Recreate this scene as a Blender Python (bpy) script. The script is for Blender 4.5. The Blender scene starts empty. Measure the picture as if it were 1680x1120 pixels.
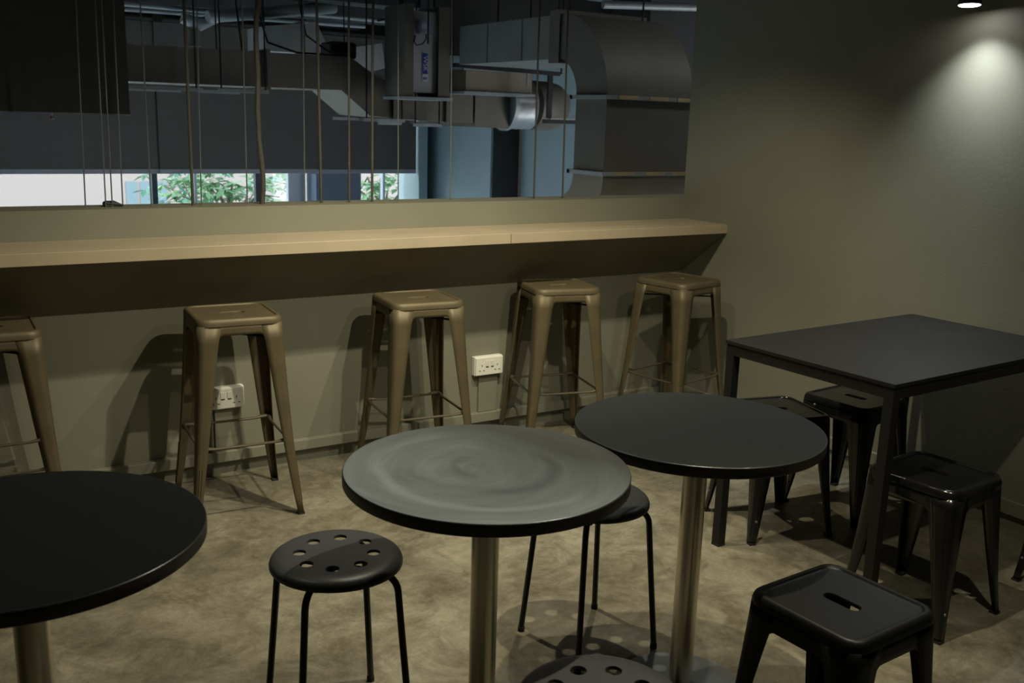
import bpy, bmesh, math, random
from mathutils import Vector, Matrix
random.seed(7)
S = bpy.context.scene
COL = S.collection
PI = math.pi

# ------------------------------------------------------------------ camera
yaw, pitch, roll = 0.5669, -0.2210, 0.0305
fw = Vector((math.sin(yaw)*math.cos(pitch), math.cos(yaw)*math.cos(pitch), math.sin(pitch)))
rt = Vector((math.cos(yaw), -math.sin(yaw), 0.0)); up = rt.cross(fw)
rt2 = rt*math.cos(roll) + up*math.sin(roll); up2 = -rt*math.sin(roll) + up*math.cos(roll)
cd = bpy.data.cameras.new('camera'); cam = bpy.data.objects.new('camera', cd); COL.objects.link(cam)
M = Matrix((rt2, up2, -fw)).transposed().to_4x4(); M.translation = (-3.5467, -3.9229, 1.4806)
cam.matrix_world = M
cd.sensor_width = 36; cd.lens = 1628.0/1680*36; cd.clip_start = .02; cd.clip_end = 200
cd.dof.use_dof = True; cd.dof.focus_distance = 3.3; cd.dof.aperture_fstop = 7.5
S.camera = cam

# ------------------------------------------------------------------ sky and exposure
W = bpy.data.worlds.new('overcast_sky'); S.world = W; W.use_nodes = True
W.node_tree.nodes['Background'].inputs[0].default_value = (0.93, 0.965, 1.0, 1)
W.node_tree.nodes['Background'].inputs[1].default_value = 4.0
S.view_settings.view_transform = 'Standard'; S.view_settings.look = 'None'
S.view_settings.exposure = 0.0; S.view_settings.gamma = 1.0; S.view_settings.use_curve_mapping = False

# ------------------------------------------------------------------ materials
MAT = {}
def mat(name, col, rough=.6, metal=0., var=0., scale=8., bump=0., bscale=60., spec=.5, col2=None, detail=4., rvar=0., coat=0.):
    m = bpy.data.materials.new(name); m.use_nodes = True; nt = m.node_tree; b = nt.nodes['Principled BSDF']
    b.inputs['Roughness'].default_value = rough; b.inputs['Metallic'].default_value = metal
    b.inputs['Specular IOR Level'].default_value = spec; b.inputs['Coat Weight'].default_value = coat
    tc = nt.nodes.new('ShaderNodeTexCoord')
    n = nt.nodes.new('ShaderNodeTexNoise'); n.inputs['Scale'].default_value = scale; n.inputs['Detail'].default_value = detail
    nt.links.new(tc.outputs['Object'], n.inputs['Vector'])
    r = nt.nodes.new('ShaderNodeValToRGB')
    c1 = [c*(1-var) for c in col]; c2 = list(col2) if col2 else [min(1, c*(1+var)) for c in col]
    r.color_ramp.elements[0].position = .3; r.color_ramp.elements[1].position = .7
    r.color_ramp.elements[0].color = (*c1, 1); r.color_ramp.elements[1].color = (*c2, 1)
    nt.links.new(n.outputs['Fac'], r.inputs['Fac']); nt.links.new(r.outputs['Color'], b.inputs['Base Color'])
    if rvar:
        mr = nt.nodes.new('ShaderNodeMapRange'); mr.inputs[3].default_value = max(.02, rough-rvar); mr.inputs[4].default_value = min(1, rough+rvar)
        nt.links.new(n.outputs['Fac'], mr.inputs[0]); nt.links.new(mr.outputs[0], b.inputs['Roughness'])
    if bump:
        n2 = nt.nodes.new('ShaderNodeTexNoise'); n2.inputs['Scale'].default_value = bscale; n2.inputs['Detail'].default_value = 5
        nt.links.new(tc.outputs['Object'], n2.inputs['Vector'])
        bp = nt.nodes.new('ShaderNodeBump'); bp.inputs['Strength'].default_value = bump; bp.inputs['Distance'].default_value = .004
        nt.links.new(n2.outputs['Fac'], bp.inputs['Height']); nt.links.new(bp.outputs[0], b.inputs['Normal'])
    MAT[name] = m
    return m
mat('wall_paint', (.185, .181, .135), .55, var=.05, scale=3, bump=.12, bscale=90, rvar=.06)
mat('ceiling_paint', (.05, .05, .045), .8, var=.1)
mat('trunking_paint', (.195, .19, .142), .45, var=.03)
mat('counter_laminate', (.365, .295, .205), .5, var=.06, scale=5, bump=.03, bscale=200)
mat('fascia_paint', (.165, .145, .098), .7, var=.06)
mat('bronze_paint', (.100, .079, .044), .52, metal=.3, var=.08, scale=14, bump=.03, bscale=160, spec=.3, rvar=.05)
mat('bronze_bar', (.11, .09, .06), .42, metal=.5, var=.08)
mat('black_gloss', (.007, .007, .007), .2, var=.1, spec=.5)
mat('black_satin', (.008, .008, .008), .42, var=.1, bump=.05, bscale=300, spec=.25)
mat('duct_grey', (.25, .245, .235), .55, metal=.1, var=.08, scale=4)
mat('black_stool_satin', (.044, .046, .050), .40, var=.1, bump=.03, bscale=300)
mat('black_tube', (.010, .010, .010), .4, var=.1)
mat('rubber', (.012, .012, .011), .8)
mat('matte_black_top', (.0085, .0098, .012), .55, var=.06, scale=40, bump=.06, bscale=500, spec=.2)
mat('table_edge', (.016, .015, .014), .5, var=.05)
mat('rect_top', (.0105, .0098, .0095), .5, var=.12, scale=6, bump=.03, bscale=250, spec=.25)
mat('rect_frame', (.008, .0075, .007), .5, var=.08, spec=.35)
mat('edge_gloss', (.03, .03, .03), .3)
mat('steel_base', (.15, .16, .17), .4, metal=.2, var=.15, scale=5)
mat('white_plastic', (.72, .71, .64), .35)
mat('dark_slot', (.02, .02, .018), .7)
mat('galvanised', (.42, .43, .43), .55, metal=.25, var=.1, scale=5)
mat('duct_brown', (.17, .155, .125), .55, metal=.2, var=.08, scale=4)
mat('duct_warm', (.30, .26, .19), .5, metal=.2, var=.1, scale=4)
mat('flange', (.70, .53, .28), .4, metal=.4, var=.12)  # golden tone of warm lamp light on the cleats, put into the colour
mat('foil', (.55, .57, .58), .3, metal=.75, var=.12, scale=9, bump=.6, bscale=14)
mat('dark_steel', (.03, .03, .03), .5, metal=.4)
mat('pipe_grey', (.40, .43, .44), .4, metal=.2, var=.08)
mat('void_wall', (.46, .56, .60), .8, var=.04, scale=2)  # blue cast of the hall daylight is put into this wall colour
mat('void_dark', (.09, .08, .07), .8, var=.08)
mat('void_ceiling', (.075, .08, .083), .85, var=.25, scale=1.5)
mat('void_floor', (.60, .70, .76), .6, var=.06)  # bluish daylight tint put into the floor colour, so its bounce is bluer
mat('blind_fabric', (.145, .134, .122), .85, var=.05, scale=60, bump=.1, bscale=900)
mat('blind_hem', (.42, .41, .46), .6, var=.08)
mat('flat_black', (.05, .05, .05), .8)
mat('black_panel', (.12, .12, .11), .7, var=.08)
mat('rope_brown', (.052, .048, .037), .6, var=.15, scale=40, bump=.5, bscale=400)
mat('wire_steel', (.2, .21, .215), .4, metal=.6, var=.1)
mat('wire_dark', (.03, .03, .03), .6)
mat('leaf', (.10, .27, .11), .5, var=.35, scale=3, col2=(.30, .55, .28))
mat('leaf_dark', (.06, .20, .13), .5, var=.3, scale=3, col2=(.16, .38, .27))
mat('bark', (.18, .15, .11), .85, var=.2)
mat('facade_white', (.40, .335, .318), .8, var=.01)
mat('facade_glass', (.22, .30, .34), .25, var=.05)
mat('ground_out', (.45, .45, .43), .9, var=.08)
mat('frame_dark', (.025, .05, .06), .5)
mat('frame_white', (.55, .62, .68), .5)
mat('column_slate', (.20, .25, .33), .7, var=.05, scale=2)
mat('sticker_blue', (.03, .06, .32), .4)
mat('sticker_white', (.6, .62, .68), .4)
mat('box_plastic', (.36, .38, .46), .45)

def lens_mat(name, power):
    m = bpy.data.materials.new(name); m.use_nodes = True; nt = m.node_tree; nt.nodes.clear()
    o = nt.nodes.new('ShaderNodeOutputMaterial'); e = nt.nodes.new('ShaderNodeEmission')
    e.inputs[0].default_value = (1, .97, .95, 1); e.inputs[1].default_value = power
    nt.links.new(e.outputs[0], o.inputs[0]); MAT[name] = m
lens_mat('lamp_lens', 8); lens_mat('lamp_lens_bright', 32)
def glass_mat():
    m = bpy.data.materials.new('window_glass'); m.use_nodes = True; nt = m.node_tree; nt.nodes.clear()
    o = nt.nodes.new('ShaderNodeOutputMaterial'); t = nt.nodes.new('ShaderNodeBsdfTransparent'); g = nt.nodes.new('ShaderNodeBsdfGlossy'); x = nt.nodes.new('ShaderNodeMixShader')
    t.inputs[0].default_value = (.9, .96, .97, 1); g.inputs['Roughness'].default_value = .02; x.inputs[0].default_value = .05
    nt.links.new(t.outputs[0], x.inputs[1]); nt.links.new(g.outputs[0], x.inputs[2]); nt.links.new(x.outputs[0], o.inputs[0]); MAT['window_glass'] = m
glass_mat()
def floor_mat():
    m = bpy.data.materials.new('concrete_floor'); m.use_nodes = True; nt = m.node_tree; b = nt.nodes['Principled BSDF']; L = nt.links.new
    tc = nt.nodes.new('ShaderNodeTexCoord')
    def noise(s, d, dist=0., rough=.6):
        n = nt.nodes.new('ShaderNodeTexNoise'); n.inputs['Scale'].default_value = s; n.inputs['Detail'].default_value = d
        n.inputs['Distortion'].default_value = dist; n.inputs['Roughness'].default_value = rough; L(tc.outputs['Object'], n.inputs['Vector']); return n
    def ramp(n, p0, c0, p1, c1):
        r = nt.nodes.new('ShaderNodeValToRGB'); r.color_ramp.elements[0].position = p0; r.color_ramp.elements[1].position = p1
        r.color_ramp.elements[0].color = c0; r.color_ramp.elements[1].color = c1; L(n.outputs['Fac'], r.inputs['Fac']); return r
    def mul(a, c, f):
        x = nt.nodes.new('ShaderNodeMix'); x.data_type = 'RGBA'; x.blend_type = 'MULTIPLY'; x.inputs['Factor'].default_value = f
        L(a, x.inputs[6]); L(c, x.inputs[7]); return x.outputs[2]
    base = ramp(noise(2.2, 8, .4), .32, (.150, .134, .096, 1), .68, (.275, .25, .188, 1))
    blot = ramp(noise(5.5, 10, .6, .78), .39, (.30, .265, .19, 1), .58, (1, 1, 1, 1))
    fine = ramp(noise(30, 8, .6, .78), .34, (.66, .65, .60, 1), .60, (1, 1, 1, 1))
    spots = ramp(noise(120, 2), .66, (1, 1, 1, 1), .75, (1.25, 1.25, 1.2, 1))
    c = mul(base.outputs[0], blot.outputs[0], .66); c = mul(c, fine.outputs[0], .9); c = mul(c, spots.outputs[0], .6)
    L(c, b.inputs['Base Color'])
    rr = ramp(noise(5, 5), .3, (.42, .42, .42, 1), .7, (.62, .62, .62, 1)); L(rr.outputs[0], b.inputs['Roughness'])
    bp = nt.nodes.new('ShaderNodeBump'); bp.inputs['Strength'].default_value = .08; bp.inputs['Distance'].default_value = .004
    L(noise(60, 6).outputs['Fac'], bp.inputs['Height']); L(bp.outputs[0], b.inputs['Normal'])
    MAT['concrete_floor'] = m
floor_mat()
def worn_top_mat():
    m = bpy.data.materials.new('worn_table_top'); m.use_nodes = True; nt = m.node_tree; b = nt.nodes['Principled BSDF']; L = nt.links.new
    tc = nt.nodes.new('ShaderNodeTexCoord')
    # smears that follow the wiping hand: noise in polar coordinates around an off-centre point
    off = nt.nodes.new('ShaderNodeVectorMath'); off.operation = 'MULTIPLY'; off.inputs[1].default_value = (1, 1, 0); L(tc.outputs['Object'], off.inputs[0])
    wob = nt.nodes.new('ShaderNodeTexNoise'); wob.inputs['Scale'].default_value = 3.0; wob.inputs['Detail'].default_value = 2; L(tc.outputs['Object'], wob.inputs['Vector'])
    sc = nt.nodes.new('ShaderNodeVectorMath'); sc.operation = 'MULTIPLY_ADD'; sc.inputs[1].default_value = (.16, .16, 0); sc.inputs[2].default_value = (-.045, -.115, 0); L(wob.outputs['Color'], sc.inputs[0])
    ad = nt.nodes.new('ShaderNodeVectorMath'); ad.operation = 'ADD'; L(off.outputs[0], ad.inputs[0]); L(sc.outputs[0], ad.inputs[1])
    ln = nt.nodes.new('ShaderNodeVectorMath'); ln.operation = 'LENGTH'; L(ad.outputs[0], ln.inputs[0])
    nr = nt.nodes.new('ShaderNodeVectorMath'); nr.operation = 'NORMALIZE'; L(ad.outputs[0], nr.inputs[0])
    sp = nt.nodes.new('ShaderNodeSeparateXYZ'); L(nr.outputs[0], sp.inputs[0])
    def polar(kr, ka, detail, rough):
        cb = nt.nodes.new('ShaderNodeCombineXYZ')
        for src, k, i in ((ln.outputs['Value'], kr, 0), (sp.outputs[0], ka, 1), (sp.outputs[1], ka, 2)):
            mm = nt.nodes.new('ShaderNodeMath'); mm.operation = 'MULTIPLY'; mm.inputs[1].default_value = k; L(src, mm.inputs[0]); L(mm.outputs[0], cb.inputs[i])
        n = nt.nodes.new('ShaderNodeTexNoise'); n.inputs['Scale'].default_value = 1; n.inputs['Detail'].default_value = detail; n.inputs['Roughness'].default_value = rough; L(cb.outputs[0], n.inputs['Vector'])
        return n.outputs['Fac']
    n1 = polar(16, .55, 4, .55); n2 = polar(70, 1.0, 3, .6)
    mx = nt.nodes.new('ShaderNodeMix'); mx.data_type = 'FLOAT'; mx.inputs[0].default_value = .3; L(n1, mx.inputs[2]); L(n2, mx.inputs[3])
    r = nt.nodes.new('ShaderNodeValToRGB'); L(mx.outputs[0], r.inputs['Fac'])
    e = r.color_ramp.elements; e[0].position = .28; e[0].color = (.060, .069, .078, 1); e[1].position = .68; e[1].color = (.185, .215, .233, 1)
    x = e.new(.42); x.color = (.118, .137, .149, 1); x = e.new(.55); x.color = (.142, .164, .178, 1)
    # two wipe marks: a dark sweep inside and a pale ring outside
    l2 = nt.nodes.new('ShaderNodeVectorMath'); l2.operation = 'LENGTH'; L(off.outputs[0], l2.inputs[0])
    wv = nt.nodes.new('ShaderNodeMath'); wv.operation = 'MULTIPLY_ADD'; wv.inputs[1].default_value = .09; wv.inputs[2].default_value = -.045; L(wob.outputs['Fac'], wv.inputs[0])
    rw = nt.nodes.new('ShaderNodeMath'); rw.operation = 'ADD'; L(l2.outputs['Value'], rw.inputs[0]); L(wv.outputs[0], rw.inputs[1])
    n0 = nt.nodes.new('ShaderNodeVectorMath'); n0.operation = 'NORMALIZE'; L(off.outputs[0], n0.inputs[0])
    def arc(r0, w, d, lo, hi):
        sb = nt.nodes.new('ShaderNodeMath'); sb.operation = 'SUBTRACT'; sb.inputs[1].default_value = r0; L(rw.outputs[0], sb.inputs[0])
        ab = nt.nodes.new('ShaderNodeMath'); ab.operation = 'ABSOLUTE'; L(sb.outputs[0], ab.inputs[0])
        m1 = nt.nodes.new('ShaderNodeMapRange'); m1.interpolation_type = 'SMOOTHSTEP'; m1.inputs[1].default_value = w; m1.inputs[2].default_value = 0; L(ab.outputs[0], m1.inputs[0])
        dt = nt.nodes.new('ShaderNodeVectorMath'); dt.operation = 'DOT_PRODUCT'; dt.inputs[1].default_value = d; L(n0.outputs[0], dt.inputs[0])
        m2 = nt.nodes.new('ShaderNodeMapRange'); m2.interpolation_type = 'SMOOTHSTEP'; m2.inputs[1].default_value = lo; m2.inputs[2].default_value = hi; L(dt.outputs['Value'], m2.inputs[0])
        ml = nt.nodes.new('ShaderNodeMath'); ml.operation = 'MULTIPLY'; L(m1.outputs[0], ml.inputs[0]); L(m2.outputs[0], ml.inputs[1]); return ml.outputs[0]
    cur = r.outputs[0]
    for fac, col, amt in ((arc(.150, .030, (.55, -.83, 0), .1, .7), (.045, .052, .060, 1), .62), (arc(.07, .02, (-.9, .4, 0), .2, .9), (.05, .057, .065, 1), .5), (arc(.240, .020, (-.75, -.66, 0), .0, .5), (.25, .29, .31, 1), .45)):
        k = nt.nodes.new('ShaderNodeMath'); k.operation = 'MULTIPLY'; k.inputs[1].default_value = amt; L(fac, k.inputs[0])
        x = nt.nodes.new('ShaderNodeMix'); x.data_type = 'RGBA'; L(k.outputs[0], x.inputs['Factor']); L(cur, x.inputs[6]); x.inputs[7].default_value = col; cur = x.outputs[2]
    # colour scaled: paler towards one side of the top, darker towards the other
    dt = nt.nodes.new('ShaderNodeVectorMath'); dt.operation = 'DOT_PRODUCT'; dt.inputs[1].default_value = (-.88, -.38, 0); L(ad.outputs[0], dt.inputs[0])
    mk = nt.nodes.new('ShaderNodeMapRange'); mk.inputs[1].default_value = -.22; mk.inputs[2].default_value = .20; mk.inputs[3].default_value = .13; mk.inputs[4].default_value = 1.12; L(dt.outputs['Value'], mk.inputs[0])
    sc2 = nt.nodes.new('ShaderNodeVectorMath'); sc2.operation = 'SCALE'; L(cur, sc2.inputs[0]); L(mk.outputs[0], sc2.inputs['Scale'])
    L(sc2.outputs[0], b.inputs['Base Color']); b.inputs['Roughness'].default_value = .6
    MAT['worn_table_top'] = m
worn_top_mat()
def brushed_mat():
    m = bpy.data.materials.new('brushed_steel'); m.use_nodes = True; nt = m.node_tree; b = nt.nodes['Principled BSDF']; L = nt.links.new
    b.inputs['Base Color'].default_value = (.80, .74, .61, 1); b.inputs['Metallic'].default_value = .9; b.inputs['Roughness'].default_value = .30
    tc = nt.nodes.new('ShaderNodeTexCoord'); mp = nt.nodes.new('ShaderNodeMapping'); mp.inputs['Scale'].default_value = (60, 60, 900); L(tc.outputs['Object'], mp.inputs[0])
    n = nt.nodes.new('ShaderNodeTexNoise'); n.inputs['Scale'].default_value = 1; L(mp.outputs[0], n.inputs['Vector'])
    bp = nt.nodes.new('ShaderNodeBump'); bp.inputs['Strength'].default_value = .15; bp.inputs['Distance'].default_value = .001; L(n.outputs['Fac'], bp.inputs['Height']); L(bp.outputs[0], b.inputs['Normal'])
    MAT['brushed_steel'] = m
brushed_mat()

# ------------------------------------------------------------------ mesh helpers
class MB:
    def __init__(s): s.v = []; s.f = []
    def add(s, vs, fs):
        o = len(s.v); s.v += [tuple(p) for p in vs]; s.f += [tuple(i+o for i in f) for f in fs]; return s
    def box(s, x0, x1, y0, y1, z0, z1):
        return s.add([(x0,y0,z0),(x1,y0,z0),(x1,y1,z0),(x0,y1,z0),(x0,y0,z1),(x1,y0,z1),(x1,y1,z1),(x0,y1,z1)],
                     [(0,3,2,1),(4,5,6,7),(0,1,5,4),(1,2,6,5),(2,3,7,6),(3,0,4,7)])
    def prism(s, poly, axis, a, b):
        """poly: 2-D outline, extruded along axis 'x','y' or 'z' from a to b"""
        def P(p, t): return {'x': (t, p[0], p[1]), 'y': (p[0], t, p[1]), 'z': (p[0], p[1], t)}[axis]
        n = len(poly)
        return s.add([P(p, a) for p in poly] + [P(p, b) for p in poly],
                     [tuple(range(n))[::-1], tuple(range(n, 2*n))] + [(i, (i+1) % n, n+(i+1) % n, n+i) for i in range(n)])
    def loft(s, loops, closed=True, cap0=False, cap1=False):
        n = len(loops[0]); vs = [p for l in loops for p in l]; fs = []
        for k in range(len(loops)-1):
            for i in range(n if closed else n-1):
                j = (i+1) % n; fs.append((k*n+i, k*n+j, (k+1)*n+j, (k+1)*n+i))
        if cap0: fs.append(tuple(range(n))[::-1])
        if cap1: fs.append(tuple(range((len(loops)-1)*n, len(loops)*n)))
        return s.add(vs, fs)
    def lathe(s, prof, n=32, c=(0, 0), cap0=True, cap1=True):
        loops = [[(c[0]+r*math.cos(2*PI*i/n), c[1]+r*math.sin(2*PI*i/n), z) for i in range(n)] for r, z in prof]
        return s.loft(loops, True, cap0, cap1)
    def tube(s, path, r, n=8, caps=True):
        path = [Vector(p) for p in path]; loops = []; ref = None
        rs = r if isinstance(r, (list, tuple)) else [r]*len(path)
        for i, p in enumerate(path):
            t = (path[min(i+1, len(path)-1)]-path[max(i-1, 0)]).normalized()
            if ref is None:
                ref = Vector((0, 0, 1)) if abs(t.z) < .9 else Vector((1, 0, 0))
            u = t.cross(ref).normalized(); w = u.cross(t).normalized(); ref = w
            loops.append([tuple(p + (u*math.cos(2*PI*k/n) + w*math.sin(2*PI*k/n))*rs[i]) for k in range(n)])
        return s.loft(loops, True, caps, caps)
    def bar(s, a, b, w, h, upv=(0, 0, 1)):
        a = Vector(a); b = Vector(b); t = (b-a).normalized(); u = t.cross(Vector(upv)).normalized()*w/2; q = u.cross(t).normalized()*h/2
        l = lambda p: [tuple(p-u-q), tuple(p+u-q), tuple(p+u+q), tuple(p-u+q)]
        return s.loft([l(a), l(b)], True, True, True)
    def build(s, name, m, parent=None, smooth=True, solid=0., bevel=0., ang=35, weld=False):
        me = bpy.data.meshes.new(name); me.from_pydata(s.v, [], s.f)
        bm = bmesh.new(); bm.from_mesh(me)
        if weld: bmesh.ops.remove_doubles(bm, verts=bm.verts, dist=1e-5)
        bmesh.ops.recalc_face_normals(bm, faces=bm.faces); bm.to_mesh(me); bm.free()
        if smooth:
            me.polygons.foreach_set('use_smooth', [True]*len(me.polygons)); me.set_sharp_from_angle(angle=math.radians(ang))
        me.materials.append(MAT[m]); o = bpy.data.objects.new(name, me); COL.objects.link(o)
        if parent: o.parent = parent
        if solid:
            k = o.modifiers.new('thickness', 'SOLIDIFY'); k.thickness = solid; k.offset = -1
        if bevel:
            k = o.modifiers.new('bevel', 'BEVEL'); k.width = bevel; k.segments = 2; k.limit_method = 'ANGLE'
        return o
def tag(o, label, cat, group=None):
    o['label'] = label; o['category'] = cat
    if group: o['group'] = group
    return o
def thing(name, label, cat, loc=(0, 0, 0), rz=0., group=None):
    o = bpy.data.objects.new(name, None); COL.objects.link(o); o.location = loc; o.rotation_euler = (0, 0, rz); o.empty_display_size = .1
    return tag(o, label, cat, group)
def struct(o): o['kind'] = 'structure'; return o
def dup(o, parent=None):
    c = o.copy(); COL.objects.link(c); c.parent = parent
    for ch in list(o.children): dup(ch, c)
    return c
def B(*a): return MB().box(*a)

def rsq(h, r, n=48, z=0.):
    """rounded square, n points evenly by arc length from (h,0) counter-clockwise"""
    s = h-r; seg = 2*s; arc = PI*r/2; per = 4*(seg+arc); out = []
    for i in range(n):
        d = (i/n)*per + s  # start in the middle of right side
        q = int(d//(seg+arc)) % 4; e = d % (seg+arc)
        if e < seg: x, y = h, -s+e
        else:
            a = (e-seg)/r; x, y = s+r*math.cos(a), s+r*math.sin(a)
        for _ in range(q): x, y = -y, x
        out.append((x, y, z))
    return out
def stadium(L, w, n=48, z=0.):
    r = w/2; s = L/2-r; per = 4*s+2*PI*r; out = []
    for i in range(n):
        d = (i/n)*per; a0 = PI*r/2
        if d < a0: a = d/r; x, y = s+r*math.cos(a), r*math.sin(a)
        elif d < a0+2*s: x, y = s-(d-a0), r
        elif d < a0+2*s+PI*r: a = PI/2+(d-a0-2*s)/r; x, y = -s+r*math.cos(a), r*math.sin(a)
        elif d < a0+4*s+PI*r: x, y = -s+(d-a0-2*s-PI*r), -r
        else: a = 1.5*PI+(d-a0-4*s-PI*r)/r; x, y = s+r*math.cos(a), r*math.sin(a)
        out.append((x, y, z))
    return out

# ------------------------------------------------------------------ room shell
CEIL = 2.72; XL = -6.2; YF = -6.2; PZ = 1.107; PT = .19
struct(B(XL, 0, YF, 0, -.12, 0).build('floor', 'concrete_floor', smooth=False))
struct(B(XL, .15, YF, .19, CEIL, CEIL+.12).build('ceiling', 'ceiling_paint', smooth=False))
struct(B(XL, 3.2, 0, PT, -3.3, PZ).build('wall_back', 'wall_paint', smooth=False))
struct(B(0, .15, YF, .02, 0, CEIL).build('wall_right', 'wall_paint', smooth=False))
struct(B(XL-.15, XL, YF, .19, 0, CEIL).build('wall_left', 'wall_paint', smooth=False))
struct(B(XL-.15, .15, YF-.15, YF, 0, CEIL).build('wall_front', 'wall_paint', smooth=False))
# the head of the opening over the parapet
struct(B(XL, .15, .02, PT, 2.42, CEIL).build('wall_head', 'wall_paint', smooth=False))

# ------------------------------------------------------------------ the double-height hall beyond the parapet
VX0, VX1, VY1, VZ0, VZ1 = -6.2, 6.2, 8.0, -3.3, 2.72
struct(B(VX0, VX1, PT, VY1+.2, VZ0-.15, VZ0).build('floor_hall', 'void_floor', smooth=False))
struct(B(VX0, VX1+.2, PT, VY1+.3, VZ1, VZ1+.15).build('ceiling_hall', 'void_ceiling', smooth=False))
struct(B(VX0-.2, VX0, PT, VY1+.3, VZ0, VZ1).build('wall_hall_left', 'void_wall', smooth=False))
struct(B(VX1, VX1+.2, -.2, VY1+.3, VZ0, VZ1).build('wall_hall_right', 'void_dark', smooth=False))
struct(B(.15, VX1+.2, -.2, .0, PZ, VZ1).build('wall_hall_front', 'void_dark', smooth=False))
# far wall: lintel over the window strip and the solid end right of it
far = MB(); far.box(VX0, 2.30, 7.98, 8.2, 2.05, VZ1); far.box(2.42, VX1, 8.0, 8.2, VZ0, VZ1)
struct(far.build('wall_far', 'void_dark', smooth=False))
# lit return wall and a thin dark sheet painting shade on its end
struct(B(2.57, 2.953, 6.275, 8.0, VZ0, VZ1).build('wall_pier', 'void_wall', smooth=False))
struct(B(2.60, 2.953, 6.262, 6.275, VZ0, VZ1).build('trim_1', 'void_dark', smooth=False))
struct(B(2.953, 3.15, 3.0, 6.2, VZ0, VZ1).build('wall_return', 'void_wall', smooth=False))
struct(B(VX0, 3.2, PT, PT+.012, VZ0, PZ-.002).build('trim_8', 'flat_black', smooth=False))  # added lining, out of view; cuts light bouncing off the parapet's hall side
# concrete beams under the hall ceiling
for k, yb in enumerate((5.2, 6.9)):
    struct(B(VX0, VX1, yb, yb+.35, 2.50, VZ1).build(f'trim_{k+2}', 'void_ceiling', smooth=False))
# dark boxes behind and beside the elbow duct
struct(B(.75, 2.95, 4.3, 4.6, 2.02, 2.62).build('trim_6', 'flat_black', smooth=False))
struct(B(1.75, 2.95, 2.5, 3.0, 1.66, 2.50).build('trim_7', 'flat_black', smooth=False))
# slate column in the window line
struct(B(.96, 1.55, 7.72, 8.05, VZ0, VZ1).build('trim_4', 'column_slate', smooth=False))
# windows with their frames and panes
def window(n, x0, x1, posts):
    e = bpy.data.objects.new(f'window_{n}', None); COL.objects.link(e); e.location = ((x0+x1)/2, 8.05, VZ0); struct(e)
    l = lambda x: x-(x0+x1)/2
    B(l(x0), l(x1), -.03, .03, 0, .06).build('sill_rail', 'frame_dark', e, smooth=False)
    xs = [x0]+[p[0] for p in posts]+[x1]
    for px, w, m in posts: B(l(px)-w/2, l(px)+w/2, -.04, .04, 0, 5.4).build('mullion', m, e, smooth=False)
    for a, b in zip(xs[:-1], xs[1:]): B(l(a), l(b), -.004, .004, .06, 5.4).build('pane', 'window_glass', e, smooth=False)
window(1, -6.2, .96, [(-4.6, .06, 'frame_dark'), (-.88, .06, 'frame_dark'), (-.42, .035, 'frame_white'), (.33, .06, 'frame_dark'), (.82, .22, 'frame_white')])
window(2, 1.55, 2.32, [(2.0, .03, 'frame_white')])
struct(B(2.30, 2.42, 7.6, 8.2, VZ0, VZ1).build('trim_5', 'void_wall', smooth=False))

# roller blinds
for i, (x0, x1, zb) in enumerate(((-6.19, -2.50, .762), (-2.58, -.82, .762), (-.90, .94, .762), (.86, 2.285, .755))):
    lab = ['dark roller blind lowered beside the hall side wall', 'dark roller blind lowered behind the hanging black panel',
           'dark roller blind lowered between the black panel and the slate column', 'dark roller blind lowered over the window by the return wall'][i]
    t = thing('roller_blind', lab, 'blind', ((x0+x1)/2, 7.66 if i % 2 else 7.636, zb), 0, 'roller blinds on the hall windows'); h = (x1-x0)/2
    B(-h, h, -.004, .004, .05, 1.62).build('fabric', 'blind_fabric', t, smooth=False)
    B(-h, h, -.010, .010, 0, .05).build('hem_bar', 'blind_hem', t, smooth=False)
    MB().tube([(-h+.09, 0, 1.66), (h-.09, 0, 1.66)], .04, 12).build('roller', 'dark_steel', t)

# hanging black panel on the left, with a small sensor below it
t = thing('hanging_panel', 'large black panel hanging from the hall ceiling above the bright window', 'panel', (-3.6, 1.5, 1.437))
B(-1.16, 1.16, 0, .14, .006, 1.28).build('board', 'black_panel', t, smooth=False)
B(-1.16, 1.165, -.004, .144, 0, .006).build('edge_strip', 'pipe_grey', t, smooth=False)
t = thing('sprinkler_head', 'tiny red and white sprinkler head under the hanging black panel', 'sprinkler', (-2.80, 1.56, 1.437))
MB().lathe([(.006, 0), (.006, -.012)], 10).build('stem', 'pipe_grey', t)
mat('red_bulb', (.4, .05, .05), .4)
MB().lathe([(.004, -.012), (.004, -.026)], 8).build('bulb', 'red_bulb', t)
MB().lathe([(.013, -.026), (.013, -.029)], 12).build('deflector', 'frame_white', t)

# ------------------------------------------------------------------ ductwork
DUCTG = 'ductwork in the hall'
def rect_loft(secs, name, m, parent, smooth=False):
    """secs: list of 4-point loops"""
    return MB().loft(secs, True, True, True).build(name, m, parent, smooth=smooth)
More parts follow.
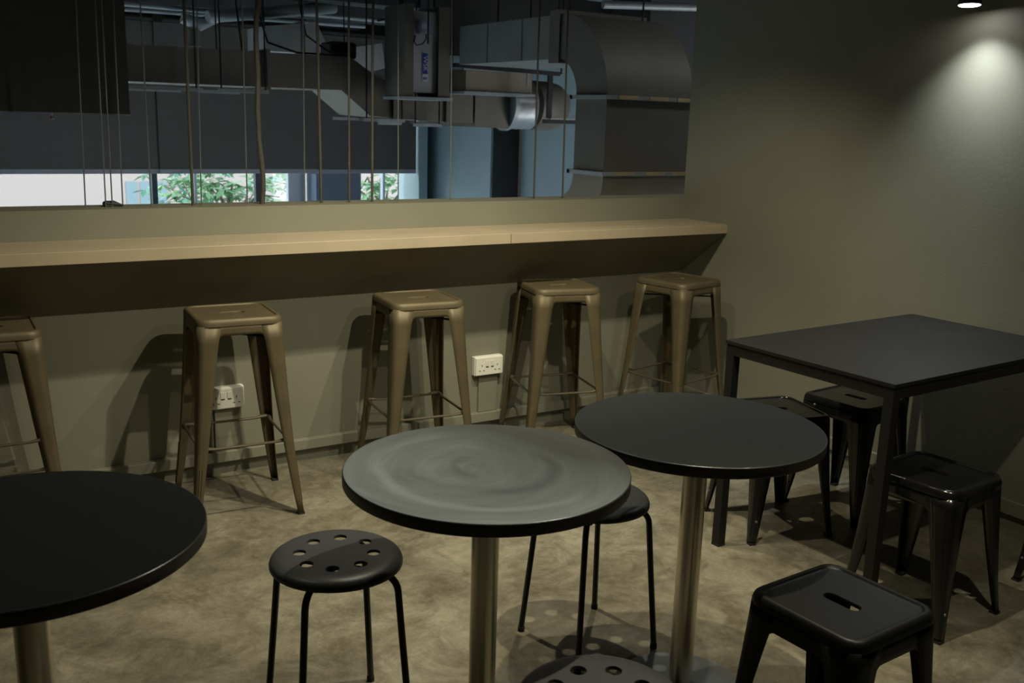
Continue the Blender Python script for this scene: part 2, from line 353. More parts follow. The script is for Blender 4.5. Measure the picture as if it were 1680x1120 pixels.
# long flat duct stepping down to the right
t = thing('air_duct', 'long flat air duct that steps down along its run in front of blinds', 'duct', (0, 3.5, 0), 0, DUCTG)
def sec(x, z0, z1, d0=0., d1=.63): return [(x, d0, z0), (x, d1, z0), (x, d1, z1), (x, d0, z1)]
rect_loft([sec(-6.0, 1.652, 1.897), sec(-2.9, 1.652, 1.9)], 'section', 'duct_brown', t)
rect_loft([sec(-2.88, 1.652, 1.9), sec(-1.05, 1.652, 1.903)], 'section', 'duct_brown', t)
rect_loft([sec(-1.03, 1.652, 1.903), [(-.458, 0, 1.655), (-.458, .63, 1.655), (-.381, .63, 1.905), (-.381, 0, 1.905)],
           [(-.218, 0, 1.467), (-.218, .63, 1.467), (-.10, .63, 1.735), (-.10, 0, 1.735)], sec(-.02, 1.455, 1.725)], 'offset_bend', 'duct_brown', t)
rect_loft([sec(0.0, 1.45, 1.70), sec(.46, 1.435, 1.69)], 'section', 'duct_brown', t)
rect_loft([sec(.48, 1.435, 1.68), sec(.72, 1.43, 1.67)], 'section', 'duct_brown', t)
for x, z0, z1 in ((-2.89, 1.652, 1.9), (-1.04, 1.652, 1.903), (-.01, 1.45, 1.73), (.47, 1.43, 1.69)):
    f = MB()
    f.box(x-.014, x+.014, -.025, .655, z0-.022, z0-.001); f.box(x-.014, x+.014, -.025, .655, z1+.001, z1+.022)
    f.box(x-.014, x+.014, -.025, -.001, z0, z1); f.box(x-.014, x+.014, .631, .655, z0, z1)
    f.build('flange', 'duct_brown', t, smooth=False)
rect_loft([[(.735, -.01, 1.40), (.735, .62, 1.40), (.735, .62, 1.66), (.735, -.01, 1.66)],
           [(1.08, .0, 1.395), (1.08, .30, 1.395), (1.08, .30, 1.79), (1.08, .0, 1.79)]], 'reducer', 'duct_brown', t)
# trapeze hangers under it
for i, (x, z, w) in enumerate(((-1.95, 1.612, .40), (-1.25, 1.615, .18), (-.13, 1.435, .17), (.25, 1.405, .12))):
    h = thing('trapeze_hanger', ['steel strut hanger under the flat duct by the black panel', 'steel strut hanger under the flat duct beside the wavy brown rope',
              'steel strut hanger just below the step of the flat duct', 'steel strut hanger under the duct below the blue labelled damper'][i], 'hanger', (x, 3.8, z), 0, 'duct hangers')
    B(-w, w, -.40, -.36, -.012, .012).build('strut', 'pipe_grey', h, smooth=False)
    B(-w*.7, w*1.1, .36, .40, -.012, .012).build('strut', 'pipe_grey', h, smooth=False)
    for sx in (-w*.9, w*.9):
        MB().tube([(sx, -.38, .012), (sx, -.38, VZ1-z-.0)], .006, 6).build('rod', 'dark_steel', h)
# round foil duct
t = thing('round_duct', 'crinkled silver round duct with collar beside the brown rectangular duct', 'duct', (1.10, 3.62, 1.595), 0, DUCTG)
MB().tube([(-.015, 0, 0), (.025, 0, 0)], [.222, .222], 32).build('collar', 'pipe_grey', t)
sl = [(.03+.03*i, -.004*i, .0) for i in range(8)]; MB().tube(sl, [.207+.0025*((i % 2)*2-1) for i in range(8)], 32).build('foil_sleeve', 'foil', t)
el = [(.24+.34*math.sin(k/8*PI/2), -.03+.30*(1-math.cos(k/8*PI/2)), 0) for k in range(9)]+[(.58, .75, .02)]
MB().tube(el, .212, 32).build('bend', 'duct_brown', t)
# horizontal brown duct above it
t = thing('air_duct', 'short brown duct hung below the grey duct beside the blue labelled damper', 'duct', (.42, 3.1, 1.68), 0, DUCTG)
B(0, .62, 0, .34, 0, .155).build('section', 'duct_warm', t, smooth=False)
B(-.03, .635, -.03, .37, -.022, -.002).build('base_rail', 'pipe_grey', t, smooth=False)
B(-.03, .60, -.02, .36, .157, .172).build('top_rail', 'pipe_grey', t, smooth=False)
# damper box with the blue sticker
t = thing('fire_damper', 'tall galvanised damper box with small junction box and blue WSK sticker', 'damper', (.03, 3.0, 1.62))
B(-.115, .09, .03, .33, .03, .62).build('casing', 'galvanised', t, smooth=False)
B(-.19, -.118, 0, .35, 0, .66).build('side_flange', 'duct_brown', t, smooth=False)
B(.093, .19, 0, .35, 0, .66).build('side_flange', 'duct_brown', t, smooth=False)
B(-.20, .21, -.02, .36, -.024, -.002).build('base_rail', 'pipe_grey', t, smooth=False)
jb = B(-.085, .02, -.045, .028, .455, .555).build('junction_box', 'box_plastic', t, smooth=False, bevel=.006)
B(-.075, -.035, -.047, -.0455, .49, .53).build('box_label', 'sticker_white', jb, smooth=False)
MB().tube([(-.02, -.01, .455), (-.02, -.012, .42), (-.05, -.012, .385), (-.10, -.01, .37), (-.12, -.01, .40), (-.11, -.01, .44)], .005, 6).build('conduit', 'dark_steel', t)
for hx in (-.155, .14): MB().tube([(hx, .17, .65), (hx, .17, 1.0999)], .007, 6).build('hanger_rod', 'dark_steel', t)
st = B(-.032, .018, .026, .0295, .115, .325).build('sticker', 'sticker_white', t, smooth=False)
B(-.029, .015, .024, .0262, .168, .320).build('sticker_field', 'sticker_blue', st, smooth=False)
B(-.022, .008, .024, .0262, .126, .146).build('sticker_field', 'sticker_blue', st, smooth=False)
def text(s, size, m, parent, loc, rot, name='lettering'):
    cu = bpy.data.curves.new('lettering', 'FONT'); cu.body = s; cu.size = size; cu.align_x = 'CENTER'; cu.align_y = 'CENTER'; cu.extrude = .0006
    o = bpy.data.objects.new('lettering_src', cu); COL.objects.link(o)
    dg = bpy.context.evaluated_depsgraph_get(); me = bpy.data.meshes.new_from_object(o.evaluated_get(dg))
    bpy.data.objects.remove(o); me.materials.clear(); me.materials.append(MAT[m])
    r = bpy.data.objects.new(name, me); COL.objects.link(r); r.parent = parent; r.location = loc; r.rotation_euler = rot
    return r
text('WSK', .052, 'sticker_white', st, (-.007, .0232, .244), (PI/2, PI/2, 0))
text('W', .018, 'sticker_white', st, (-.007, .0232, .136), (PI/2, PI/2, 0))

# big elbow duct by the right wall
t = thing('elbow_duct', 'big rectangular elbow duct turning down beside the olive side wall', 'duct', (.137, .9, 0), 0, DUCTG)
WX = .67; D = .31
def yz(y, z0z): return (y, z0z)
def arc_sec(oy, oz, iy, iz): return [(0, oy, oz), (WX, oy, oz), (WX, iy, iz), (0, iy, iz)]
secs = []
Ro = .50; Ri = .235  # outer and inner bend radius, centre behind and below
cy_, cz_ = Ro, 1.625
for k in range(13):
    a = PI/2*k/12
    secs.append(arc_sec(cy_-Ro*math.cos(a), cz_+Ro*math.sin(a), cy_+.045-Ri*math.cos(a), cz_+Ri*math.sin(a)))
MB().loft(secs, True, True, True).build('upper_bend', 'duct_brown', t, smooth=True, ang=30)
B(0, WX, 0, D, 1.175, 1.615).build('riser', 'duct_brown', t, smooth=False)
secs = []
for k in range(9):
    a = PI/2*k/8; R2 = .45
    secs.append(arc_sec(R2-R2*math.cos(a), 1.165-R2*math.sin(a), .40+.0-(.40-D)*math.cos(a)*1.0, 1.165-.14*math.sin(a)))
MB().loft(secs, True, True, True).build('lower_bend', 'duct_warm', t, smooth=True, ang=30)
B(0, WX, .62, 1.80, 1.855, 2.122).build('horizontal_run', 'duct_grey', t, smooth=False)
B(-.012, WX+.012, .505, .615, 1.83, 2.15).build('collar', 'duct_brown', t, smooth=False)
for z in (1.62, 1.17):
    f = MB(); f.box(-.03, WX+.03, -.03, -.001, z-.012, z+.012); f.box(-.03, -.001, 0, D+.03, z-.012, z+.012)
    f.box(WX+.001, WX+.03, 0, D+.03, z-.012, z+.012); f.box(-.03, WX+.03, D+.001, D+.03, z-.012, z+.012)
    fl = f.build('flange', 'pipe_grey', t, smooth=False)
    for xx in (.06, .30, .52):
        B(xx, xx+.15, -.036, -.0305, z-.009, z+.013).build('cleat', 'flange', fl, smooth=False)
for y in (.95, 1.40):
    B(-.003, -.0005, y, y+.012, 1.86, 2.12).build('seam', 'duct_brown', t, smooth=False)
# slim rails carrying the duct
for i, (y, z) in enumerate(((.60, 1.80), )):
    h = thing('trapeze_hanger', 'dark strut rail carrying the grey horizontal duct with long drop rods', 'hanger', (.10, 2.8, 1.835), 0, 'duct hangers')
    MB().bar((.05, 0, .02), (1.0, 0, 0), .04, .03).build('strut', 'dark_steel', h, smooth=False)
    for sx, zz in ((.70, -.10), ): MB().tube([(sx, 0, 0), (sx, 0, zz)], .009, 6).build('rod', 'pipe_grey', h)
    for sx in (.03, 1.02): MB().tube([(sx, 0, 0), (sx, 0, VZ1-1.835)], .007, 6).build('rod', 'dark_steel', h)
h = thing('trapeze_hanger', 'steel strut rail under the silver round duct by the elbow duct', 'hanger', (1.0, 2.85, 1.47), 0, 'duct hangers')
B(0, .75, -.02, .02, -.02, .01).build('strut', 'dark_steel', h, smooth=False)
B(.05, .75, -.025, .025, .012, .022).build('strut', 'pipe_grey', h, smooth=False)
B(0.03, .07, -.012, .012, .022, .36).build('drop_post', 'dark_steel', h, smooth=False)
# background ducts above the flat duct
t = thing('air_duct', 'grey duct end showing above the long flat duct', 'duct', (-.55, 5.0, 2.0), 0, DUCTG)
MB().loft([[(0, 0, .0), (0, .5, .0), (0, .5, .21), (0, 0, .21)], [(.48, 0, .0), (.48, .5, .0), (.48, .5, .275), (.48, 0, .275)],
           [(.57, 0, 0), (.57, .5, 0), (.57, .5, .10), (.57, 0, .10)]], True, True, True).build('section', 'galvanised', t, smooth=False)
B(.33, .37, -.004, .5, -.004, .27).build('seam', 'duct_brown', t, smooth=False)
for hx in (.06, .44): MB().tube([(hx, .25, .2), (hx, .25, .7199)], .006, 6).build('hanger_rod', 'dark_steel', t)
t = thing('air_duct', 'pale tapered duct hood above the step of the flat duct', 'duct', (.05, 5.0, 1.86), 0, DUCTG)
MB().prism([(0, .17), (.53, .275), (.56, .05), (.40, .0)], 'y', 0, .5).build('hood', 'galvanised', t, smooth=False)
for hx in (.25, .48): MB().tube([(hx, .25, .2), (hx, .25, .8599)], .006, 6).build('hanger_rod', 'dark_steel', t)
# pipes under the ceiling
for i, (a, b, r, m, lab) in enumerate((
        ((-3.2, 6, 2.40), (-.45, 6, 2.385), .022, 'pipe_grey', 'thin upper grey pipe running under the hall ceiling'),
        ((-3.2, 6.12, 2.345), (.9, 6.12, 2.37), .018, 'pipe_grey', 'thin lower grey pipe running under the hall ceiling'),
        ((-.95, 5.35, 2.28), (.35, 5.6, 2.48), .055, 'pipe_grey', 'thick pale pipe rising under the hall ceiling'),
        ((-.3, 6.3, 2.47), (3.4, 6.3, 2.44), .02, 'pipe_grey', 'thin grey pipe under the beam near the slate column'),
        ((.6, 4.6, 2.44), (2.9, 4.6, 2.50), .028, 'pipe_grey', 'grey pipe above the horizontal duct run'),
        ((1.2, 2.4, 2.34), (3.1, 2.1, 2.42), .03, 'pipe_grey', 'pale pipe above the big elbow duct'))):
    tag(MB().tube([a, b], r, 12).build('pipe', m), lab, 'pipe', 'pipes under the hall ceiling')
t = thing('pipe_valve', 'small valve fitting hanging under the thin grey pipes', 'valve', (-.88, 5.9, 2.22))
MB().tube([(-.16, 0, .08), (.0, 0, .03), (.17, .05, .10)], [.05, .065, .045], 12).build('body', 'pipe_grey', t)
MB().lathe([(.055, -.02), (.055, -.16), (.06, -.16), (.06, -.17)], 16, (-.05, 0)).build('bonnet', 'duct_brown', t)
tag(MB().box(-.30, -.06, 4.1, 4.35, 1.92, 2.06).build('duct_motor', 'dark_steel', bevel=.03), 'black motor box sitting on the flat duct by the wavy rope', 'motor')
# loose black cables on the duct
for i, pts in enumerate((((-.95, 4, 2.7), (-.93, 4, 2.2), (-.9, 3.9, 2.0), (-.7, 3.8, 1.93), (-.4, 3.8, 1.93)),
                         ((-.62, 4, 2.7), (-.60, 4, 2.3), (-.55, 4, 2.08), (-.40, 3.9, 1.96), (-.35, 3.8, 1.94)),
                         ((-1.05, 4.2, 2.7), (-1.05, 4.2, 2.3), (-1.04, 4.1, 1.93)),
                         ((.35, 3.4, 2.7), (.36, 3.4, 2.4), (.30, 3.4, 2.28), (.1, 3.4, 2.26), (-.2, 3.4, 2.18)))):
    tag(MB().tube(pts, .008, 6).build('loose_cable', 'wire_dark'), ['slack black cable curling onto the flat duct', 'black cable dropping to the motor box on the duct',
        'black cable dropping straight behind the flat duct', 'black cable looping over the damper box'][i], 'cable', 'loose cables on the ducts')
# threaded drop rods
for i, (x, y, z0) in enumerate(((-1.40, 3.55, 1.9), (.02, 3.45, 1.73), (.40, 2.6, 1.9), (.62, 2.5, 2.12), (1.35, 3.2, 1.9), (.55, 1.9, 2.122), (.70, 1.3, 2.1), (-.02, 2.9, 2.0))):
    tag(MB().tube([(x, y, z0), (x, y, VZ1)], .006, 6).build('drop_rod', 'dark_steel'), 'thin dark threaded rod hanging from the hall ceiling', 'rod', 'threaded rods above the ducts')

# ------------------------------------------------------------------ outdoors
GZ = -3.6
tag(B(-25, 30, 8.2, 45, GZ-.2, GZ).build('street_ground', 'ground_out', smooth=False), 'pale paved ground outside the hall windows', 'ground')
bd = thing('white_building', 'plain white building across the street behind the trees', 'building', (0, 20, GZ))
B(-16, 12, 0, 6, 0, 5.2).build('facade', 'facade_white', bd, smooth=False)
for x in (1.28, 1.58, 1.95): B(x-.12, x+.12, -.02, -.005, 2.2, 3.42).build('window', 'facade_glass', bd, smooth=False)
def tree(label, x, y, z, rx, rz, n, m, seed):
    rnd = random.Random(seed); t = thing('broadleaf_tree', label, 'tree', (x, y, GZ), 0, 'trees outside the windows')
    h = z-GZ
    MB().tube([(0, 0, 0), (.05, .03, h*.4), (-.04, 0, h*.8), (.03, .05, h+.2)], [.12, .10, .07, .04], 8).build('trunk', 'bark', t)
    br = MB()
    for k in range(7):
        a = k*2.4; br.tube([(0, 0, h*.75+.1*k), (rx*.45*math.cos(a), .4*math.sin(a), h*.85+.12*k), (rx*.8*math.cos(a), .7*math.sin(a), h+.2*rnd.uniform(-1, 1.2))], [.03, .02, .008], 6)
    br.build('branches', 'bark', t)
    lf = MB()
    for k in range(n//7):
        c = Vector((rnd.uniform(-1, 1)*rx, rnd.uniform(-.7, .7), h+rnd.uniform(-1, 1)*rz))
        for q in range(7):
            a = q*2*PI/7+rnd.uniform(-.3, .3); e = rnd.uniform(-.5, .35); Lf = rnd.uniform(.14, .25); w = Lf*.22
            d = Vector((math.cos(a)*math.cos(e), math.sin(a)*math.cos(e), math.sin(e))); s = Vector((-math.sin(a), math.cos(a), rnd.uniform(-.4, .4))).normalized()*w
            dn = Vector((0, 0, -.03))
            lf.add([c, c+d*Lf*.5+s, c+d*Lf*.55+dn*.3, c+d*Lf*.5-s, c+d*Lf+dn], [(0, 1, 2), (1, 4, 2), (0, 2, 3), (2, 4, 3)])
    o = lf.build('foliage', m, t); o['kind'] = 'stuff'
tree('leafy tree outside the window behind the wavy brown rope', .95, 11.3, .20, .98, .95, 1400, 'leaf', 1)
tree('darker leafy tree outside behind the brighter one by the wavy rope', 1.75, 15.2, -.05, 1.2, 1.0, 1200, 'leaf_dark', 2)
tree('leafy tree outside the narrow window beside the slate column', 3.5, 11.3, .30, .80, .9, 1100, 'leaf', 3)

# ------------------------------------------------------------------ ropes and wires in the opening
TOPZ = 2.42; WY = .09
for x, xt, lab in ((-2.905, -2.885, 'thin steel wire standing by the sprinkler head under the black panel'), (-2.833, -2.825, 'thin steel wire rising from the black clamp on the parapet'),
                   (-2.81, -2.803, 'thin steel wire rising from the black clamp on the parapet'), (-2.772, -2.762, 'thin steel wire just beside the pair at the black clamp'),
                   (-2.667, -2.672, 'thin steel wire just past the edge of the hanging black panel'), (-2.475, -2.455, 'thin steel wire close beside the brown cord before the wavy rope'),
                   (-2.29, -2.286, 'thin steel wire close beside the wavy brown rope'), (-2.045, -2.036, 'thin steel wire between the wavy rope and the straight brown cords'),
                   (-1.612, -1.618, 'thin steel wire crossing the edge of the blue labelled damper box'), (-1.350, -1.357, 'thin steel wire crossing the pale lit return wall')):
    tag(MB().tube([(x, WY, PZ), (x+(xt-x)*.5, WY+.002, (PZ+TOPZ)/2), (xt+(xt-x)*.6, WY, TOPZ)], .0027, 6).build('steel_wire', 'wire_steel'), lab, 'wire', 'thin wires above the parapet')
for x, xt, r, lab in ((-2.508, -2.512, .0062, 'straight brown cord between the black panel and the wavy rope'), (-1.972, -1.984, .0062, 'straight brown cord crossing the step of the flat duct'),
                      (-1.845, -1.838, .0052, 'straight brown cord crossing the edge of the slate column'), (-1.738, -1.729, .006, 'straight brown cord crossing the narrow leafy window'),
                      (-.893, -.895, .0045, 'straight brown cord crossing the silver round duct'), (-.725, -.737, .0045, 'straight brown cord beside the big elbow duct')):
    tag(MB().tube([(x, WY, PZ), ((x+xt)/2, WY+.003, (PZ+TOPZ)/2), (xt+(xt-x)*.6, WY, TOPZ)], r, 8).build('brown_cord', 'rope_brown'), lab, 'cord', 'brown cords above the parapet')
pts = []
for k in range(25):
    z = PZ+(TOPZ-PZ)*k/24; pts.append((-2.228+.006*math.sin(k*.9)-.012*math.exp(-((z-1.55)/.18)**2)*(1 if z > 1.45 else .4), WY, z))
tag(MB().tube(pts, .0105, 10).build('wavy_rope', 'rope_brown'), 'thick wavy brown rope hanging above the parapet wall', 'rope')
t = thing('cable_clamp', 'small black clamp lying on the parapet at the wires', 'clamp', (-2.80, .12, PZ))
MB().loft([[(-.034, -.03, 0), (.034, -.03, 0), (.034, .03, 0), (-.034, .03, 0)], [(-.036, -.03, .012), (.034, -.03, .006), (.034, .03, .006), (-.036, .03, .012)],
           [(-.028, -.022, .020), (.006, -.022, .020), (.006, .022, .020), (-.028, .022, .020)]], True, True, True).build('body', 'wire_dark', t, smooth=False, bevel=.003)
MB().tube([(-.03, -.031, .014), (.03, -.031, .008)], .003, 6).build('lever', 'wire_dark', t)

# ------------------------------------------------------------------ bar counter
CZ, CT, CD = .9976, .954, .316
t = thing('bar_counter', 'long tan laminate wall counter with dark sloping underside', 'counter', (0, 0, 0))
seam = -1.27
for x0, x1 in ((XL, seam-.0012), (seam+.0012, -.001)):
    B(x0, x1, -CD, -.0005, CT, CZ).build('top_board', 'counter_laminate', t, smooth=False, bevel=.0015)
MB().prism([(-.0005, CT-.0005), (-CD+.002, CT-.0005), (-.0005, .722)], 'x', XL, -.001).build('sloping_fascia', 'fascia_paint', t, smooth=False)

# ------------------------------------------------------------------ cable trunking and sockets
tag(B(XL, -.001, -.032, -.0005, .066, .110).build('cable_trunking', 'trunking_paint', smooth=False, bevel=.002), 'painted cable trunking along the foot of the back wall', 'trunking')
tag(B(-.020, -.0005, YF, -.034, .062, .116).build('cable_trunking', 'trunking_paint', smooth=False, bevel=.002), 'painted cable trunking along the foot of the side wall', 'trunking')
def socket(x, z0, label, rz=0):
    t = thing('wall_socket', label, 'socket', (x, 0, z0), rz, 'double wall sockets')
    B(-.076, .076, -.030, -.0005, .0, .092).build('back_box', 'white_plastic', t, smooth=False, bevel=.004)
    pl = B(-.074, .074, -.040, -.0305, .003, .089).build('face_plate', 'white_plastic', t, smooth=False, bevel=.004)
    for sx in (-.014, .014):
        s = MB().loft([[(sx-.009, -.0405, .046), (sx+.009, -.0405, .046), (sx+.009, -.0405, .072), (sx-.009, -.0405, .072)],
                       [(sx-.009, -.0415, .046), (sx+.009, -.0415, .046), (sx+.009, -.0430, .072), (sx-.009, -.0430, .072)]], True, True, True).build('switch', 'white_plastic', t, smooth=False)
        B(sx-.007, sx+.007, -.0428, -.0410, .0425, .0455).build('switch_mark', 'dark_slot', s, smooth=False)
    for cx in (-.042, .042):
        for dx, dz, w, h in ((0, .050, .0035, .009), (-.011, .026, .008, .0035), (.011, .026, .008, .0035)):
            B(cx+dx-w/2, cx+dx+w/2, -.0408, -.0402, dz-h/2, dz+h/2).build('pin_slot', 'dark_slot', t, smooth=False)
    return t
socket(-1.195, .294, 'white double socket between two bronze stools with cover plate below')
socket(-2.440, .292, 'white double socket seen through the legs of a bronze stool')
for i, x in enumerate((-1.185, -2.43)):
    tag(B(x-.052, x+.052, -.014, -.0005, .111, .293).build('cover_plate', 'trunking_paint', smooth=False, bevel=.002),
        ['painted cover plate below the socket between two bronze stools', 'painted cover plate below the socket behind the bronze stool legs'][i], 'cover plate', 'cover plates under sockets')

# ------------------------------------------------------------------ square metal stools
def leg_section(c, w, r, z, n=6):
    """outer skin of a corner leg at (+,+): from the left wing to the lower wing"""
    out = [(c-w, c, z), (c-w*.5-r*.5, c, z)]
    for k in range(n+1):
        a = PI/2-PI/2*k/n; out.append((c-r+r*math.cos(a), c-r+r*math.sin(a), z))
    out += [(c, c-w*.5-r*.5, z), (c, c-w, z)]
    return out
def square_stool(name, H, a, b, m, mrail, w0, w1, rails, label, cat, group):
    t = thing(name, label, cat, (0, 0, 0), 0, group)
    # seat pan with rolled rim, recessed panel and slot
    n = 64; rr = a*.27
    loops = [rsq(a+.0005, rr, n, H-.026), rsq(a, rr, n, H-.014), rsq(a-.003, rr, n, H-.006), rsq(a-.007, rr-.004, n, H-.0015), rsq(a-.011, rr-.006, n, H), rsq(a-.0165, rr-.009, n, H-.0003),
             rsq(a-.0185, rr-.011, n, H-.0022), rsq(a-.0205, rr-.012, n, H-.0050), rsq(a-.0225, rr-.013, n, H-.0055), rsq(a-.030, rr-.017, n, H-.0055),
             [tuple((1-f)*p+f*q for p, q in zip(A, Bq)) for f in (.5,) for A, Bq in zip(rsq(a-.030, rr-.017, n, H-.0055), stadium(.094, .034, n, H-.0055))],
             stadium(.094, .034, n, H-.0055), stadium(.091, .031, n, H-.009), stadium(.091, .031, n, H-.014)]
    MB().loft(loops).build('seat', m, t, ang=40)
    def c_at(s): return (a-.0025)+(b-a+.0025)*(.70*s+.30*s**3.2)
    zt = H-.024
    # apron panels joining the legs under the seat
    def w_at(s): return w0+(w1-w0)*s**.75
    for k in range(4):
        f = MB(); zb = H-(.060 if rails else .068); rot = Matrix.Rotation(k*PI/2, 4, 'Z'); cols = []
        us = [-1, -.98, -.95, -.92, -.88, -.84, -.8, -.4, 0, .4, .8, .84, .88, .92, .95, .98, 1]
        for u in us:
            drop = .014*max(0, (abs(u)-.80)/.20)**2.0; col = []
            for q in (0, .35, .7, 1):
                z = zt+(zb-drop-zt)*q; sz = (zt-z)/zt; c = c_at(sz); e = c-w_at(sz)+.003
                col.append(tuple(rot @ Vector((u*e, -c+.0003, z))))
            cols.append(col)
        f.loft(cols, False).build('apron', m, t, solid=.003)
    for k in range(4):
        rot = Matrix.Rotation(k*PI/2, 4, 'Z'); loops = []
        N = 12
        for i in range(N+1):
            s = i/N; z = zt*(1-s)+.004*s; c = c_at(s); w = w_at(s); r = .030+(.009-.030)*s
            loops.append([tuple(rot @ Vector(p)) for p in leg_section(c, w, min(r, w*.8), z)])
        lg = MB().loft(loops, False).build('leg', m, t, solid=.003, ang=50)
        c = b; fb = MB(); q = [(c-w1, c-w1), (c+.0005, c-w1), (c+.0005, c+.0005), (c-w1, c+.0005)]
        fb.loft([[tuple(rot @ Vector((x, y, z))) for x, y in q] for z in (0, .008)], True, True, True).build('foot_cap', 'rubber', lg, smooth=False)
        # bolt on the lower leg
        s = .80; c = c_at(s); z = zt*(1-s)
        if not rails:
            bo = MB().lathe([(.005, 0), (.005, .002), (.003, .003)], 10); 
            bo.v = [tuple(rot @ Vector((c-.014+x, c+zz+.0005, z+y))) for x, y, zz in bo.v]; bo.build('bolt', 'wire_steel', lg)
        else:
            # pressed rib in the lower leg
            rb = MB()
            for dx in (-.007, .007):
                rb.tube([tuple(rot @ Vector((c_at(u)-.5*(w0+(w1-w0)*u**.75)+dx*.6, c_at(u)+.0004, zt*(1-u)))) for u in (.70, .78, .86, .93)], .0022, 6)
            rb.build('pressed_rib', m, lg)
    if rails:
        s = (zt-rails)/zt; c = c_at(s)
        for k in range(4):
            rot = Matrix.Rotation(k*PI/2, 4, 'Z'); e = c-.030
            path = [(-e-.012, -c+.012, rails), (-e+.012, -c+.014, rails), (-e+.035, -c+.016, rails-.004), (e-.035, -c+.016, rails-.004), (e-.012, -c+.014, rails), (e+.012, -c+.012, rails)]
            MB().tube([tuple(rot @ Vector(p)) for p in path], [.0075, .0075, .0052, .0052, .0075, .0075], 8).build('footrest_rail', mrail, t)
    # cross braces under the seat
    zc = H-.078 if rails else H-.070
    e = c_at((zt-zc)/zt)-.018
    MB().bar((-e, -e, zc), (e, e, zc), .016, .005).build('cross_brace', 'black_tube', t, smooth=False)
    MB().bar((-e, e, zc-.006), (e, -e, zc-.006), .016, .005).build('cross_brace', 'black_tube', t, smooth=False)
    return t
bar = square_stool('bar_stool', .757, .1545, .2040, 'bronze_paint', 'bronze_bar', .082, .024, .288, '', 'bar stool', 'bronze bar stools along the counter')
bspots = [(-3.2912, -.2668, -.0347, 'bronze metal bar stool at the far end from the side wall'),
          (-2.4913, -.3310, -.0772, 'bronze metal bar stool standing in front of a wall socket'),
          (-1.7223, -.3229, -.1053, 'bronze metal bar stool with a wall socket beside its legs'),
          (-.9866, -.2760, -.2373, 'bronze metal bar stool next to the one in the corner'),
          (-.3389, -.3588, .1824, 'bronze metal bar stool in the corner by the side wall')]
for i, (x, y, r, lab) in enumerate(bspots):
    o = bar if i == 0 else dup(bar)
    o.location = (x, y, 0); o.rotation_euler = (0, 0, r); o['label'] = lab
low = square_stool('low_stool', .459, .1500, .1760, 'black_gloss', 'black_tube', .090, .024, 0, '', 'stool', 'low black metal stools')
lspots = [(-1.8195, -2.6111, .0519, 'low satin black metal stool standing alone beside round table pole', 'black_satin', PI/2),
          (-.8631, -2.1708, .0861, 'low glossy black metal stool under the front of the rectangular table', None, PI/2),
          (-.7946, -1.4493, -.2455, 'low black metal stool between the round table and rectangular table', None, 0),
          (-.3782, -1.4733, .0794, 'low black metal stool half under the rectangular table by the side wall', None, PI/2),
          (-.225, -2.372, .06, 'low black metal stool of which one slanting leg shows by the side wall', None, 0)]
for i, (x, y, r, lab, mm, ex) in enumerate(lspots):
    o = dup(low)
    o.location = (x, y, 0); o.rotation_euler = (0, 0, r+ex); o['label'] = lab
    if mm:
        for ch in o.children_recursive:
            if ch.data.materials[0] == MAT['black_gloss']:
                ch.data = ch.data.copy(); ch.data.materials[0] = MAT[mm]
for ch in list(low.children_recursive): bpy.data.objects.remove(ch)
bpy.data.objects.remove(low)

